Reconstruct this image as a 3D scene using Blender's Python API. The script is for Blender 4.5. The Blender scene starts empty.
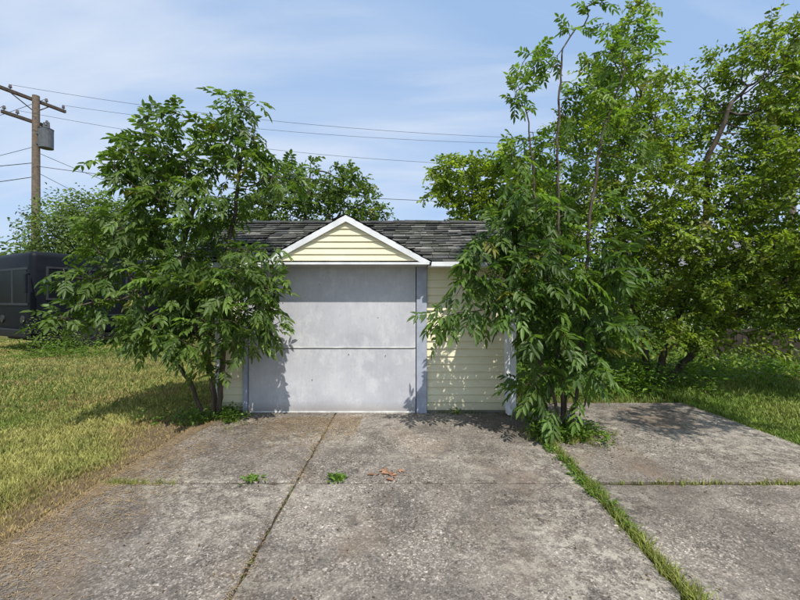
import bpy, bmesh, math, random
import numpy as np
from mathutils import Vector, Matrix
random.seed(7); R = np.random.default_rng(7)
scene = bpy.context.scene
scene.view_settings.view_transform = 'Standard'
scene.view_settings.look = 'None'
scene.view_settings.exposure = 0

# ---------------------------------------------------------------- helpers
def link(o, parent=None):
    scene.collection.objects.link(o)
    if parent: o.parent = parent
    return o
def empty(name, loc=(0,0,0), rotz=0):
    e = bpy.data.objects.new(name, None); e.location = loc; e.rotation_euler = (0,0,rotz)
    e.empty_display_size = .2
    return link(e)
def np_mesh(name, V, faces_n, idx, mats, col=None, parent=None, smooth=False):
    me = bpy.data.meshes.new(name)
    me.vertices.add(len(V)); me.vertices.foreach_set('co', np.asarray(V, dtype=np.float32).ravel())
    me.loops.add(len(idx)); me.loops.foreach_set('vertex_index', np.asarray(idx, dtype=np.int32))
    faces_n = np.asarray(faces_n, dtype=np.int32)
    me.polygons.add(len(faces_n))
    st = np.concatenate([[0], np.cumsum(faces_n)[:-1]]).astype(np.int32)
    me.polygons.foreach_set('loop_start', st)
    me.update(calc_edges=True)
    if smooth: me.polygons.foreach_set('use_smooth', np.ones(len(faces_n), dtype=bool))
    if col is not None:
        a = me.attributes.new('tint', 'FLOAT_COLOR', 'POINT')
        c = np.ones((len(V), 4), dtype=np.float32); c[:, :3] = col
        a.data.foreach_set('color', c.ravel())
    for m in (mats if isinstance(mats, list) else [mats]): me.materials.append(m)
    return link(bpy.data.objects.new(name, me), parent)
class MB:
    def __init__(s): s.v=[]; s.f=[]; s.c=[]
    def quad(s, pts, col=None):
        b=len(s.v); s.v += [tuple(p) for p in pts]; s.f.append(tuple(range(b,b+len(pts))))
        s.c += [col if col else (1,1,1)]*len(pts)
    def box(s, lo, hi, col=None, M=None):
        x0,y0,z0=lo; x1,y1,z1=hi
        P=[Vector(p) for p in [(x0,y0,z0),(x1,y0,z0),(x1,y1,z0),(x0,y1,z0),(x0,y0,z1),(x1,y0,z1),(x1,y1,z1),(x0,y1,z1)]]
        if M: P=[M@p for p in P]
        b=len(s.v); s.v += [tuple(p) for p in P]; s.c += [col if col else (1,1,1)]*8
        for f in [(0,3,2,1),(4,5,6,7),(0,1,5,4),(1,2,6,5),(2,3,7,6),(3,0,4,7)]: s.f.append(tuple(b+i for i in f))
    def tube(s, p0, p1, r0, r1, n=8, col=None, caps=True):
        p0=Vector(p0); p1=Vector(p1); d=(p1-p0).normalized()
        a=d.orthogonal().normalized(); c=d.cross(a); b=len(s.v)
        for p,r in ((p0,r0),(p1,r1)):
            for i in range(n):
                t=2*math.pi*i/n; s.v.append(tuple(p+a*math.cos(t)*r+c*math.sin(t)*r)); s.c.append(col if col else (1,1,1))
        for i in range(n):
            j=(i+1)%n; s.f.append((b+i,b+j,b+n+j,b+n+i))
        if caps: s.f.append(tuple(b+i for i in reversed(range(n)))); s.f.append(tuple(b+n+i for i in range(n)))
    def done(s, name, mat, parent=None, bevel=0, smooth=False, seg=2):
        me=bpy.data.meshes.new(name); me.from_pydata(s.v,[],s.f); me.update()
        a=me.attributes.new('tint','FLOAT_COLOR','POINT')
        a.data.foreach_set('color', np.array([(*c,1) for c in s.c],dtype=np.float32).ravel())
        me.materials.append(mat)
        if smooth:
            for p in me.polygons: p.use_smooth=True
        o=link(bpy.data.objects.new(name,me),parent)
        if bevel:
            m=o.modifiers.new('bevel','BEVEL'); m.width=bevel; m.segments=seg; m.limit_method='ANGLE'
        return o

# ---------------------------------------------------------------- materials
class N:
    def __init__(s, name, rough=.8, spec=.3):
        s.m=bpy.data.materials.new(name); s.m.use_nodes=True; s.t=s.m.node_tree
        s.b=s.t.nodes['Principled BSDF']; s.b.inputs['Roughness'].default_value=rough
        s.b.inputs['Specular IOR Level'].default_value=spec
        s.tc=s.t.nodes.new('ShaderNodeTexCoord')
    def n(s, typ, **kw):
        x=s.t.nodes.new(typ)
        for k,v in kw.items(): setattr(x,k,v)
        return x
    def l(s,a,b): s.t.links.new(a,b)
    def vec(s, scale=(1,1,1), loc=(0,0,0)):
        mp=s.n('ShaderNodeMapping'); mp.inputs['Scale'].default_value=scale; mp.inputs['Location'].default_value=loc
        s.l(s.tc.outputs['Object'],mp.inputs['Vector']); return mp.outputs[0]
    def noise(s, scale, detail=4, rough=.6, vs=(1,1,1), dist=0, loc=(0,0,0)):
        x=s.n('ShaderNodeTexNoise'); x.inputs['Scale'].default_value=scale; x.inputs['Detail'].default_value=detail
        x.inputs['Roughness'].default_value=rough; x.inputs['Distortion'].default_value=dist
        s.l(s.vec(vs,loc),x.inputs['Vector']); return x.outputs['Fac']
    def ramp(s, fac, stops):
        r=s.n('ShaderNodeValToRGB'); e=r.color_ramp.elements
        while len(e)<len(stops): e.new(.5)
        for el,(p,c) in zip(e,stops):
            el.position=p; el.color=(*c,1) if isinstance(c,tuple) else (c,c,c,1)
        s.l(fac,r.inputs[0]); return r.outputs[0]
    def mix(s, fac, a, b, mode='MIX'):
        x=s.n('ShaderNodeMix'); x.data_type='RGBA'; x.blend_type=mode
        for i,v in ((0,fac),(6,a),(7,b)):
            if isinstance(v,(int,float)): x.inputs[i].default_value=v if i==0 else (v,v,v,1)
            elif isinstance(v,tuple): x.inputs[i].default_value=(*v,1)
            else: s.l(v,x.inputs[i])
        return x.outputs[2]
    def tint(s):
        a=s.n('ShaderNodeAttribute'); a.attribute_name='tint'; return a.outputs['Color']
    def color(s,c): s.l(c,s.b.inputs['Base Color'])
    def bump(s,h,strength=.3,dist=.01):
        b=s.n('ShaderNodeBump'); b.inputs['Strength'].default_value=strength; b.inputs['Distance'].default_value=dist
        s.l(h,b.inputs['Height']); s.l(b.outputs[0],s.b.inputs['Normal'])

def simple(name, c, rough=.7, var=.25, scale=6, metal=0, spec=.3, bump=0):
    k=N(name,rough,spec); k.b.inputs['Metallic'].default_value=metal
    f=k.noise(scale,6)
    col=k.mix(k.ramp(f,[(.3,0.0),(.7,1.0)]), tuple(x*(1-var) for x in c), tuple(min(1,x*(1+var)) for x in c))
    k.color(col)
    if bump: k.bump(f,bump)
    return k.m

def leaf_mat(name, transl=.42, rough=.45, tc=(1.5,1.6,.6)):
    k=N(name,rough,.35)
    t=k.tint(); n=k.noise(5,2)
    c=k.mix(k.ramp(n,[(.35,0.0),(.65,1.0)]), .78, 1.15)
    c=k.mix(1.0,t,c,'MULTIPLY'); k.color(c)
    tr=k.n('ShaderNodeBsdfTranslucent'); c2=k.mix(1.0,c,tc,'MULTIPLY'); k.l(c2,tr.inputs['Color'])
    mx=k.n('ShaderNodeMixShader'); mx.inputs[0].default_value=transl
    k.l(k.b.outputs[0],mx.inputs[1]); k.l(tr.outputs[0],mx.inputs[2])
    k.l(mx.outputs[0],k.t.nodes['Material Output'].inputs[0]); return k.m
M_leaf=leaf_mat('leaf_green'); M_grass=leaf_mat('grass_blade',.22,.6,(1.2,1.15,.7))

def bark():
    k=N('bark',.9,.1); f=k.noise(14,8,.7,(1,1,.25))
    k.color(k.ramp(f,[(.3,(.035,.028,.02)),(.55,(.11,.09,.07)),(.75,(.2,.175,.14))])); k.bump(f,.7,.01); return k.m
M_bark=bark()

def concrete():
    k=N('weathered_concrete',.9,.15)
    big=k.noise(.5,7,.62,loc=(3.1,1.7,0)); mid=k.noise(1.9,9,.72,dist=.8); fine=k.noise(45,6,.75)
    c=k.ramp(big,[(.36,(.135,.116,.098)),(.48,(.22,.192,.163)),(.62,(.31,.275,.235))])
    c=k.mix(k.ramp(mid,[(.40,.75),(.58,.0)]),c,(.105,.092,.079))
    peb=k.n('ShaderNodeTexVoronoi'); peb.inputs['Scale'].default_value=105; k.l(k.vec(),peb.inputs['Vector'])
    sep=k.n('ShaderNodeSeparateColor'); k.l(peb.outputs['Color'],sep.inputs[0])
    pc=k.ramp(sep.outputs[0],[(0,.4),(.35,.8),(.75,1.15),(.93,1.8),(1,2.5)])
    peb2=k.n('ShaderNodeTexVoronoi'); peb2.inputs['Scale'].default_value=48; k.l(k.vec(),peb2.inputs['Vector'])
    sep2=k.n('ShaderNodeSeparateColor'); k.l(peb2.outputs['Color'],sep2.inputs[0])
    pc2=k.ramp(sep2.outputs[1],[(.0,.6),(.15,1.0),(.86,1.0),(.95,1.6)])
    worn=k.ramp(k.noise(1.1,9,.72,dist=.3),[(.40,.45),(.60,1.0)])
    c=k.mix(worn,c,k.mix(1.0,c,pc,'MULTIPLY')); c=k.mix(worn,c,k.mix(1.0,c,pc2,'MULTIPLY'))
    c=k.mix(k.ramp(fine,[(.3,.5),(.55,0.0)]),c,(.06,.052,.044))
    zone=k.ramp(k.noise(.7,3,.5,loc=(.9,2.3,0)),[(.46,0.0),(.60,1.0)])
    pale=k.ramp(k.noise(8,9,.85),[(.48,0.0),(.60,.85)]); pale=k.mix(1.0,pale,zone,'MULTIPLY')
    c=k.mix(pale,c,(.42,.38,.31))
    st=k.ramp(k.noise(.9,7,.7,(1.3,.7,1),loc=(5,0,0)),[(.52,0.0),(.68,.5)])
    c=k.mix(st,c,(.21,.15,.10))
    sp=k.ramp(k.noise(3.2,5,.6,loc=(8,3,0)),[(.62,0.0),(.68,.55)]); c=k.mix(sp,c,(.07,.062,.053))
    sp=k.ramp(k.noise(14,4,.6,loc=(1,3,0)),[(.66,0.0),(.70,.7)]); c=k.mix(sp,c,(.05,.045,.04))
    vd=k.n('ShaderNodeTexVoronoi'); vd.feature='DISTANCE_TO_EDGE'; vd.inputs['Scale'].default_value=.45
    nx=k.n('ShaderNodeTexNoise'); nx.inputs['Scale'].default_value=2.5; nx.inputs['Detail'].default_value=6; k.l(k.vec(),nx.inputs['Vector'])
    va=k.n('ShaderNodeVectorMath'); va.operation='MULTIPLY_ADD'; va.inputs[1].default_value=(.5,.5,0); k.l(nx.outputs['Color'],va.inputs[0]); k.l(k.vec(),va.inputs[2]); k.l(va.outputs[0],vd.inputs['Vector'])
    cr=k.ramp(vd.outputs['Distance'],[(.0,.55),(.003,0.0)]); cr=k.mix(1.0,cr,k.ramp(k.noise(.8,3,.5,loc=(4,4,0)),[(.45,0.0),(.6,1.0)]),'MULTIPLY'); c=k.mix(cr,c,(.04,.035,.03))
    k.color(c)
    h=k.mix(.5,peb.outputs['Distance'],fine); k.bump(h,.6,.006); return k.m
M_conc=concrete()

def ground():
    k=N('lawn_soil',.95,.05)
    a=k.noise(.35,6); b=k.noise(30,6,.8); d=k.noise(1.6,6,.7)
    c=k.ramp(a,[(.35,(.10,.115,.03)),(.65,(.16,.155,.05))])
    c=k.mix(k.ramp(d,[(.45,0.0),(.65,.7)]),c,(.21,.165,.075))
    c=k.mix(k.ramp(b,[(.35,.6),(.6,0.0)]),c,(.045,.045,.02)); k.color(c); k.bump(b,.6,.03); return k.m
def dirt(name='joint_dirt',m=1):
    k=N(name,.95,.05); b=k.noise(50,6,.8); a=k.noise(3,6,.7)
    c=k.ramp(b,[(.3,(.03*m,.025*m,.018*m)),(.55,(.085*m,.065*m,.042*m)),(.75,(.17*m,.13*m,.08*m))])
    c=k.mix(k.ramp(a,[(.4,0.0),(.6,.5)]),c,(.10*m,.068*m,.042*m)); k.color(c); k.bump(b,.8,.02); return k.m
def door_paint():
    k=N('grey_painted_plywood',.85,.1)
    a=k.noise(1.3,8,.65); b=k.noise(5,9,.78,(1,1,.7)); g=k.noise(50,4,.6,(1,1,.12))
    c=k.ramp(a,[(.3,(.415,.42,.455)),(.5,(.49,.495,.525)),(.7,(.57,.575,.595))])
    c=k.mix(k.ramp(b,[(.50,0.0),(.62,.55)]),c,(.64,.645,.65))
    c=k.mix(k.ramp(k.noise(2.6,9,.8,loc=(2,0,5)),[(.54,0.0),(.68,.45)]),c,(.36,.355,.365))
    c=k.mix(k.ramp(k.noise(18,5,.7,loc=(2,0,5)),[(.62,0.0),(.70,.4)]),c,(.29,.28,.275))
    sx=k.n('ShaderNodeSeparateXYZ'); k.l(k.tc.outputs['Object'],sx.inputs[0])
    low=k.ramp(sx.outputs[2],[(.0,.75),(.16,.0)]); c=k.mix(low,c,(.26,.23,.19))
    c=k.mix(k.ramp(g,[(.35,.15),(.5,0.0)]),c,(.33,.33,.36))
    k.color(c); k.bump(b,.12,.003); return k.m
def siding_mat():
    k=N('pale_yellow_vinyl',.5,.25)
    a=k.noise(1.5,6,.6); c=k.mix(k.ramp(a,[(.3,0.0),(.7,1.0)]),(.73,.67,.45),(.80,.755,.55))
    d=k.noise(7,8,.75,(.6,1,2)); c=k.mix(k.ramp(d,[(.52,0.0),(.75,.4)]),c,(.45,.41,.30))
    sx=k.n('ShaderNodeSeparateXYZ'); k.l(k.tc.outputs['Object'],sx.inputs[0])
    low=k.ramp(sx.outputs[2],[(.0,.6),(.22,.0)]); c=k.mix(low,c,(.36,.32,.2))
    k.color(c); return k.m
M_ground=ground(); M_dirt=dirt(); M_soil=dirt('dry_soil_and_thatch',2.1); M_door=door_paint(); M_siding=siding_mat()
M_white=simple('white_trim_paint',(.72,.73,.74),.5,.15,5)
M_greytrim=simple('blue_grey_trim_paint',(.36,.39,.46),.6,.18,7)
M_dark=simple('dark_gap',(.02,.02,.02),.9,.2)
def shingle():
    k=N('asphalt_shingle',.92,.1); f=k.noise(90,4,.7); g=k.noise(2.2,8,.7)
    c=k.mix(1.0,k.tint(),k.ramp(f,[(.3,.5),(.7,1.4)]),'MULTIPLY')
    c=k.mix(k.ramp(g,[(.50,0.0),(.60,.65)]),c,(.045,.05,.033)); 
    c=k.mix(k.ramp(k.noise(5,8,.75,loc=(3,0,0)),[(.56,0.0),(.64,.65)]),c,(.20,.195,.17)); k.color(c); k.bump(f,.6,.006); return k.m
M_shingle=shingle()

# ---------------------------------------------------------------- world & sun
SUN_EL, SUN_AZ = math.radians(56), math.radians(160)
sdir=Vector((math.sin(SUN_AZ)*math.cos(SUN_EL), math.cos(SUN_AZ)*math.cos(SUN_EL), math.sin(SUN_EL)))
sl=bpy.data.lights.new('sun','SUN'); sl.energy=5.0; sl.angle=math.radians(.5); sl.color=(1,.955,.88)
so=link(bpy.data.objects.new('sun',sl)); so.rotation_euler=sdir.to_track_quat('Z','Y').to_euler(); so.location=(3,-6,12)
w=bpy.data.worlds.new('World'); scene.world=w; w.use_nodes=True; T=w.node_tree; bg=T.nodes['Background']
sky=T.nodes.new('ShaderNodeTexSky'); sky.sky_type='NISHITA'; sky.sun_disc=False
sky.sun_elevation=SUN_EL; sky.sun_rotation=SUN_AZ; sky.dust_density=1.0; sky.air_density=1.0; sky.ozone_density=1.5
tc=T.nodes.new('ShaderNodeTexCoord')
sp=T.nodes.new('ShaderNodeSeparateXYZ'); T.links.new(tc.outputs['Generated'],sp.inputs[0])
ad=T.nodes.new('ShaderNodeMath'); ad.operation='ADD'; ad.inputs[1].default_value=.3; T.links.new(sp.outputs[2],ad.inputs[0])
mxz=T.nodes.new('ShaderNodeMath'); mxz.operation='MAXIMUM'; mxz.inputs[1].default_value=.05; T.links.new(ad.outputs[0],mxz.inputs[0])
dv=[]
for i in (0,1):
    d=T.nodes.new('ShaderNodeMath'); d.operation='DIVIDE'; T.links.new(sp.outputs[i],d.inputs[0]); T.links.new(mxz.outputs[0],d.inputs[1]); dv.append(d)
cb=T.nodes.new('ShaderNodeCombineXYZ'); T.links.new(dv[0].outputs[0],cb.inputs[0]); T.links.new(dv[1].outputs[0],cb.inputs[1])
def cloud(rot,sc,loc,scale,p0,p1,mx,det=7):
    mp=T.nodes.new('ShaderNodeMapping'); mp.inputs['Rotation'].default_value=(0,0,math.radians(rot)); mp.inputs['Scale'].default_value=sc; mp.inputs['Location'].default_value=loc
    T.links.new(cb.outputs[0],mp.inputs[0])
    nz=T.nodes.new('ShaderNodeTexNoise'); nz.inputs['Scale'].default_value=scale; nz.inputs['Detail'].default_value=det; nz.inputs['Roughness'].default_value=.5; nz.inputs['Distortion'].default_value=.4
    T.links.new(mp.outputs[0],nz.inputs['Vector'])
    rp=T.nodes.new('ShaderNodeValToRGB'); rp.color_ramp.elements[0].position=p0; rp.color_ramp.elements[0].color=(0,0,0,1)
    rp.color_ramp.elements[1].position=p1; rp.color_ramp.elements[1].color=(mx,mx,mx,1); T.links.new(nz.outputs['Fac'],rp.inputs[0]); return rp.outputs[0]
def wmix(f,a,b):
    m=T.nodes.new('ShaderNodeMix'); m.data_type='RGBA'
    for i,v in ((0,f),(6,a),(7,b)):
        if isinstance(v,float): m.inputs[i].default_value=v
        elif isinstance(v,tuple): m.inputs[i].default_value=(*v,1)
        else: T.links.new(v,m.inputs[i])
    return m.outputs[2]
c0=wmix(.72,sky.outputs[0],(3.15,4.65,7.1))
c0=wmix(cloud(50,(.45,1.3,1),(1.7,.4,0),1.1,.38,.72,.8),c0,(5.7,6.3,7.2))
c0=wmix(cloud(35,(.8,3.0,1),(4.7,1.4,0),1.3,.47,.72,.55),c0,(6.2,6.5,7.1))
T.links.new(c0,bg.inputs[0]); bg.inputs[1].default_value=.138

# ---------------------------------------------------------------- camera
cam=bpy.data.cameras.new('camera'); cam.lens=18; cam.sensor_width=36; cam.clip_end=1500; cam.clip_start=.05
co=link(bpy.data.objects.new('camera',cam)); co.location=(0,0,1.54); co.rotation_euler=(math.radians(90),0,0); scene.camera=co

# ---------------------------------------------------------------- ground & driveway
def fbm(x,y,s,seed=0):
    r=np.random.default_rng(seed); v=np.zeros_like(x)
    a=1
    for o in range(4):
        for _ in range(3):
            k=r.normal(size=2)*s*(2**o); v+=a*np.sin(x*k[0]+y*k[1]+r.uniform(0,6.28))
        a*=.55
    return v/3
g=MB(); g.quad([(-400,-400,-.03),(400,-400,-.03),(400,600,-.03),(-400,600,-.03)]); g.done('ground',M_ground)
ys=np.linspace(-1,6.3,90); wv=(.42+.20*fbm(ys*1.3,ys*0,1.5,41)+.03*fbm(ys*9,ys*0,1.5,4)).clip(.12,1)
v=[]; f=[]
for i,(yy,ww) in enumerate(zip(ys,wv)):
    v+=[(-2.45,yy,-.0262),(-2.5-ww,yy,-.0262)]
    if i: f.append((2*i-2,2*i-1,2*i+1,2*i))
me=bpy.data.meshes.new('bare_soil'); me.from_pydata(v,[],f); me.materials.append(M_soil); link(bpy.data.objects.new('bare_soil',me))
drv=empty('concrete_driveway')
g=MB(); g.quad([(-2.6,-3.2,-.022),(4.3,-3.2,-.022),(4.3,6.02,-.022),(-2.6,6.02,-.022)]); g.done('joint_bed',M_dirt,drv)
def slab(name,c,z):
    pts=[]
    for i in range(4):
        a=Vector(c[i]); b=Vector(c[(i+1)%4]); L=(b-a).length; n=int(L/.05); nn=Vector((-(b-a).y,(b-a).x)).normalized()
        for k in range(n):
            t=k/n; j=0 if k==0 else random.gauss(0,.005)+.006*math.sin(k*.37+i*2)+(.03 if random.random()<.02 else 0)
            pts.append(a+(b-a)*t+nn*(abs(j)))
    n=len(pts); cx=sum((p.x for p in pts))/n; cy=sum((p.y for p in pts))/n
    v=[(p.x,p.y,-.05) for p in pts]+[(p.x,p.y,z-.008) for p in pts]+[(p.x+(.008 if p.x<cx else -.008),p.y+(.008 if p.y<cy else -.008),z) for p in pts]
    f=[(i,(i+1)%n,n+(i+1)%n,n+i) for i in range(n)]+[(n+i,n+(i+1)%n,2*n+(i+1)%n,2*n+i) for i in range(n)]+[tuple(range(2*n,3*n))]
    me=bpy.data.meshes.new(name); me.from_pydata(v,[],f); me.update(); me.materials.append(M_conc); link(bpy.data.objects.new(name,me),drv)
J=3.37
slab('slab_1',[(-2.5,-3),(-.886,-3),(-.882,J-.010),(-2.5,J-.008)],0)
slab('slab_2',[(-.874,-3),(1.22,-3),(1.545,J-.012),(-.874,J-.010)],.002)
slab('slab_3',[(1.27,-3),(4.25,-3),(4.25,J-.02),(1.595,J-.02)],-.004)
slab('slab_4',[(-2.5,J+.006),(-.882,J+.006),(-.882,5.56),(-2.5,5.56)],.003)
slab('slab_5',[(-.876,J+.006),(1.55,J+.008),(1.66,5.56),(-.876,5.56)],.0)
slab('slab_6',[(1.61,J+.02),(4.25,J+.02),(4.25,5.98),(1.74,5.98)],.004)

# ---------------------------------------------------------------- garage
gar=empty('garage')
FY=5.5; BY=8.8; LX=-2.5; RX=1.56; EZ=2.04; RY=7.2; RZ=2.94
slope=(RZ-EZ)/(RY-5.28)
def laps(mb,O,U,Nn,z0,z1,pitch,lim,dp=.02):
    O=Vector(O);U=Vector(U);Nn=Vector(Nn); Z=Vector((0,0,1)); z=z0
    while z<z1-.01:
        zt=min(z+pitch,z1); a0,a1=lim(z); b0,b1=lim(zt)
        if a1-a0<.01: break
        if b1<b0: b0=b1=(b0+b1)/2
        P=lambda u,o,zz:O+U*u+Nn*o+Z*zz
        mb.quad([P(a0,dp,z+.004),P(a1,dp,z+.004),P(b1,.002,zt),P(b0,.002,zt)])
        mb.quad([P(a0,dp-.004,z),P(a1,dp-.004,z),P(a1,dp,z+.004),P(a0,dp,z+.004)])
        mb.quad([P(a0,.0,z+.0005),P(a1,.0,z+.0005),P(a1,dp-.004,z),P(a0,dp-.004,z)])
        z=zt
wl=MB(); PT=.105
laps(wl,(0,FY,0),(1,0,0),(0,-1,0),.03,2.02,PT,lambda z:(.37,RX))
laps(wl,(0,FY,0),(1,0,0),(0,-1,0),.03,2.02,PT,lambda z:(LX,-2.14))
def gl(z):
    if z<=2.0: return (0,BY-FY)
    k=(z-2.0)/slope; return (min(k,1.6),max(BY-FY-k,1.6))
laps(wl,(RX,FY,0),(0,1,0),(1,0,0),.03,2.85,PT,gl)
laps(wl,(LX,BY,0),(0,-1,0),(-1,0,0),.03,2.85,PT,gl)
laps(wl,(RX,BY,0),(-1,0,0),(0,1,0),.03,2.02,PT,lambda z:(0,RX-LX))
wl.done('siding',M_siding,gar)
cr=MB()
cr.box((LX+.01,FY+.01,0),(RX-.01,BY-.01,2.02)); cr.done('wall_core',M_dark,gar)
fd=MB(); fd.box((LX-.02,FY-.01,-.04),(RX+.02,BY+.02,.03)); fd.done('foundation',simple('foundation',(.2,.19,.17),.9,.3,8),gar)
tr=MB()
tr.box((RX-.05,FY-.035,.03),(RX+.03,FY+.03,2.02)); tr.box((LX-.03,FY-.035,.03),(LX+.05,FY+.03,2.02))
tr.done('corner_posts',M_white,gar,.005)
dr=MB()
dr.box((-2.07,FY-.03,.012),(.214,FY+.02,.872)); dr.box((-2.07,FY-.035,.884),(.214,FY+.02,2.02))
dr.done('door_panels',M_door,gar,.003)
dr=MB(); dr.box((-2.06,FY-.041,.884),(.2,FY-.036,.898)); dr.box((-2.05,FY-.04,.0),(.205,FY-.031,.022)); dr.done('door_ledge',simple('ledge',(.60,.60,.58),.8,.3),gar,.001)
dr=MB(); dr.box((.225,FY-.06,.0),(.365,FY+.02,2.02)); dr.box((-2.14,FY-.06,.0),(-2.08,FY+.02,2.02)); dr.done('door_frame',M_greytrim,gar,.004)
dr=MB()
for x,z in ((-1.2,.45),(-.2,.78),(-.7,.80),(-1.6,1.5),(-.3,1.3),(-1.1,1.75)): dr.tube((x,FY-.04,z),(x,FY-.025,z),.006,.006,8)
dr.done('door_screws',simple('rusty_steel',(.15,.11,.09),.6,.3),gar)
rd=MB()
xl,xr=-2.92,1.95
for s in (1,-1):
    ye=RY-s*(RY-5.26); z_e=EZ-.02
    rd.quad([(xl,ye,z_e),(xr,ye,z_e),(xr,RY,RZ-.01),(xl,RY,RZ-.01)])
    rd.quad([(xl,ye,z_e-.03),(xr,ye,z_e-.03),(xr,RY,RZ-.05),(xl,RY,RZ-.05)])
rd.done('roof_deck',M_dark,gar)
def shingles(mb,O,U,V,Wd,L,exp=.135,tabw=.23,pal=None,drop=0,messy=1):
    O=Vector(O);U=Vector(U).normalized();V=Vector(V).normalized();Nn=U.cross(V).normalized()
    if Nn.z<0: Nn=-Nn
    v=0
    while v<L-.01:
        v1=min(v+exp*1.35,L+.01); u=-random.random()*tabw*.5; rowc=random.uniform(.75,1.25)
        while u<Wd:
            tw=tabw*random.uniform(.85,1.12); a=max(u,0); b=min(u+tw-.006,Wd)
            if b-a>.02 and random.random()>drop:
                c=random.choice(pal); k=random.uniform(.75,1.25)*rowc; c=tuple(x*k for x in c)
                lift=.016+random.random()*.012*messy; j=random.uniform(-.016,.016)*messy
                q=[O+U*a+V*(v+j)+Nn*lift,O+U*b+V*(v+j+random.uniform(-.008,.008)*messy)+Nn*(lift+random.uniform(-.003,.014)*messy),O+U*b+V*v1+Nn*.004,O+U*a+V*v1+Nn*.004]
                mb.quad(q,c); mb.quad([q[0]-Nn*.014,q[1]-Nn*.014,q[1],q[0]],tuple(x*.6 for x in c))
            u+=tw
        v+=exp
PAL=[(.07,.07,.068),(.10,.098,.09),(.05,.052,.05),(.14,.135,.125),(.08,.08,.068),(.19,.185,.165)]
sh=MB()
Vf=Vector((0,RY-5.24,RZ-EZ)); 
shingles(sh,(xl-.02,5.24,EZ-.01),(1,0,0),Vf,xr-xl+.04,Vf.length,pal=PAL,drop=.05)
shingles(sh,(xl-.02,2*RY-5.24,EZ-.01),(1,0,0),Vector((0,-Vf.y,Vf.z)),xr-xl+.04,Vf.length,pal=PAL)
x=xl
while x<xr:
    c=random.choice(PAL[:3]); h_=random.uniform(-.006,.012)
    for s in (1,-1): sh.quad([(x,RY,RZ+.032+h_),(x+.24,RY,RZ+.026+h_),(x+.24,RY-s*.13,RZ-.035),(x,RY-s*.13,RZ-.03)],c)
    x+=.2
PX0,PX1,PZ0,PZ1,PY=-1.80,.40,2.03,2.64,5.18
cx=(PX0+PX1)/2
dl=Vector((cx-PX0,0,PZ1-PZ0))
PAL2=[(.05,.05,.052),(.065,.063,.06),(.04,.04,.042)]
shingles(sh,(PX0,PY-.03,PZ0),(0,1,0),dl,1.5,dl.length,pal=PAL2,exp=.12)
shingles(sh,(PX1,PY-.03,PZ0),(0,1,0),Vector((-dl.x,0,dl.z)),1.5,dl.length,pal=PAL2,exp=.12)
sh.done('shingles',M_shingle,gar)
pg=MB()
for s,xf in ((1,PX0),(-1,PX1)):
    pg.quad([(xf,PY-.02,PZ0),(xf,PY+1.5,PZ0),(cx,PY+1.5,PZ1),(cx,PY-.02,PZ1)])
    pg.quad([(xf+s*.02,PY-.02,PZ0-.02),(xf+s*.02,PY+1.5,PZ0-.02),(cx,PY+1.5,PZ1-.025),(cx,PY-.02,PZ1-.025)])
pg.done('portico_deck',M_dark,gar)
gs=MB(); h=PZ1-PZ0; hw=(PX1-PX0)/2
laps(gs,(cx,PY+.03,PZ0),(1,0,0),(0,-1,0),.02,h-.03,.083,lambda z:(-hw*(1-z/h)+.03,hw*(1-z/h)-.03),.018)
gs.done('gable_siding',M_siding,gar)
gt=MB()
for s in (1,-1):
    xf=cx-s*hw; a=Vector((xf,PY-.02,PZ0)); b=Vector((cx,PY-.02,PZ1)); wd=.075
    y0,y1=PY-.022,PY+.012
    c4=[a,b,Vector((cx,PY,PZ1-wd*1.12)),a+Vector((s*wd*1.9,0,0))]
    lo=[Vector((p.x,y0,p.z)) for p in c4]; hi=[Vector((p.x,y1,p.z)) for p in c4]
    gt.quad(lo); gt.quad(hi)
    for i in range(4): gt.quad([lo[i],lo[(i+1)%4],hi[(i+1)%4],hi[i]])
gt.box((PX0+.02,PY-.026,PZ0-.03),(PX1-.02,PY+.03,PZ0-.002))
gt.box((PX1+.005,5.20,EZ-.075),(xr,5.235,EZ-.012)); gt.box((xl,5.20,EZ-.075),(PX0-.005,5.235,EZ-.012))
gt.box((PX1+.01,5.15,EZ-.065),(xr+.02,5.197,EZ-.055)); gt.box((PX1+.01,5.14,EZ-.065),(xr+.02,5.149,EZ-.008))
gt.box((PX0+.04,PY+.031,PZ0-.034),(PX1-.04,FY-.001,PZ0-.02))
gt.box((PX1-.03,5.236,EZ-.06),(xr,FY-.002,EZ-.045)); gt.box((xl,5.236,EZ-.06),(PX0+.03,FY-.002,EZ-.045))
for xx in (xr,xl-.02):
    for s in (1,-1):
        ye=RY-s*(RY-5.24)
        q=[(ye,EZ-.09),(ye,EZ-.005),(RY,RZ),(RY,RZ-.1)]
        lo=[Vector((xx,p[0],p[1])) for p in q]; hi=[Vector((xx+.02,p[0],p[1])) for p in q]
        gt.quad(lo); gt.quad(hi)
        for i in range(4): gt.quad([lo[i],lo[(i+1)%4],hi[(i+1)%4],hi[i]])
gt.done('white_trim',M_white,gar)
dp=MB(); dp.box((RX-.14,FY-.1,.06),(RX-.07,FY-.04,1.95)); dp.box((RX-.14,FY-.24,.02),(RX-.07,FY-.1,.08)); dp.done('downspout',M_white,gar,.01)

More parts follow.
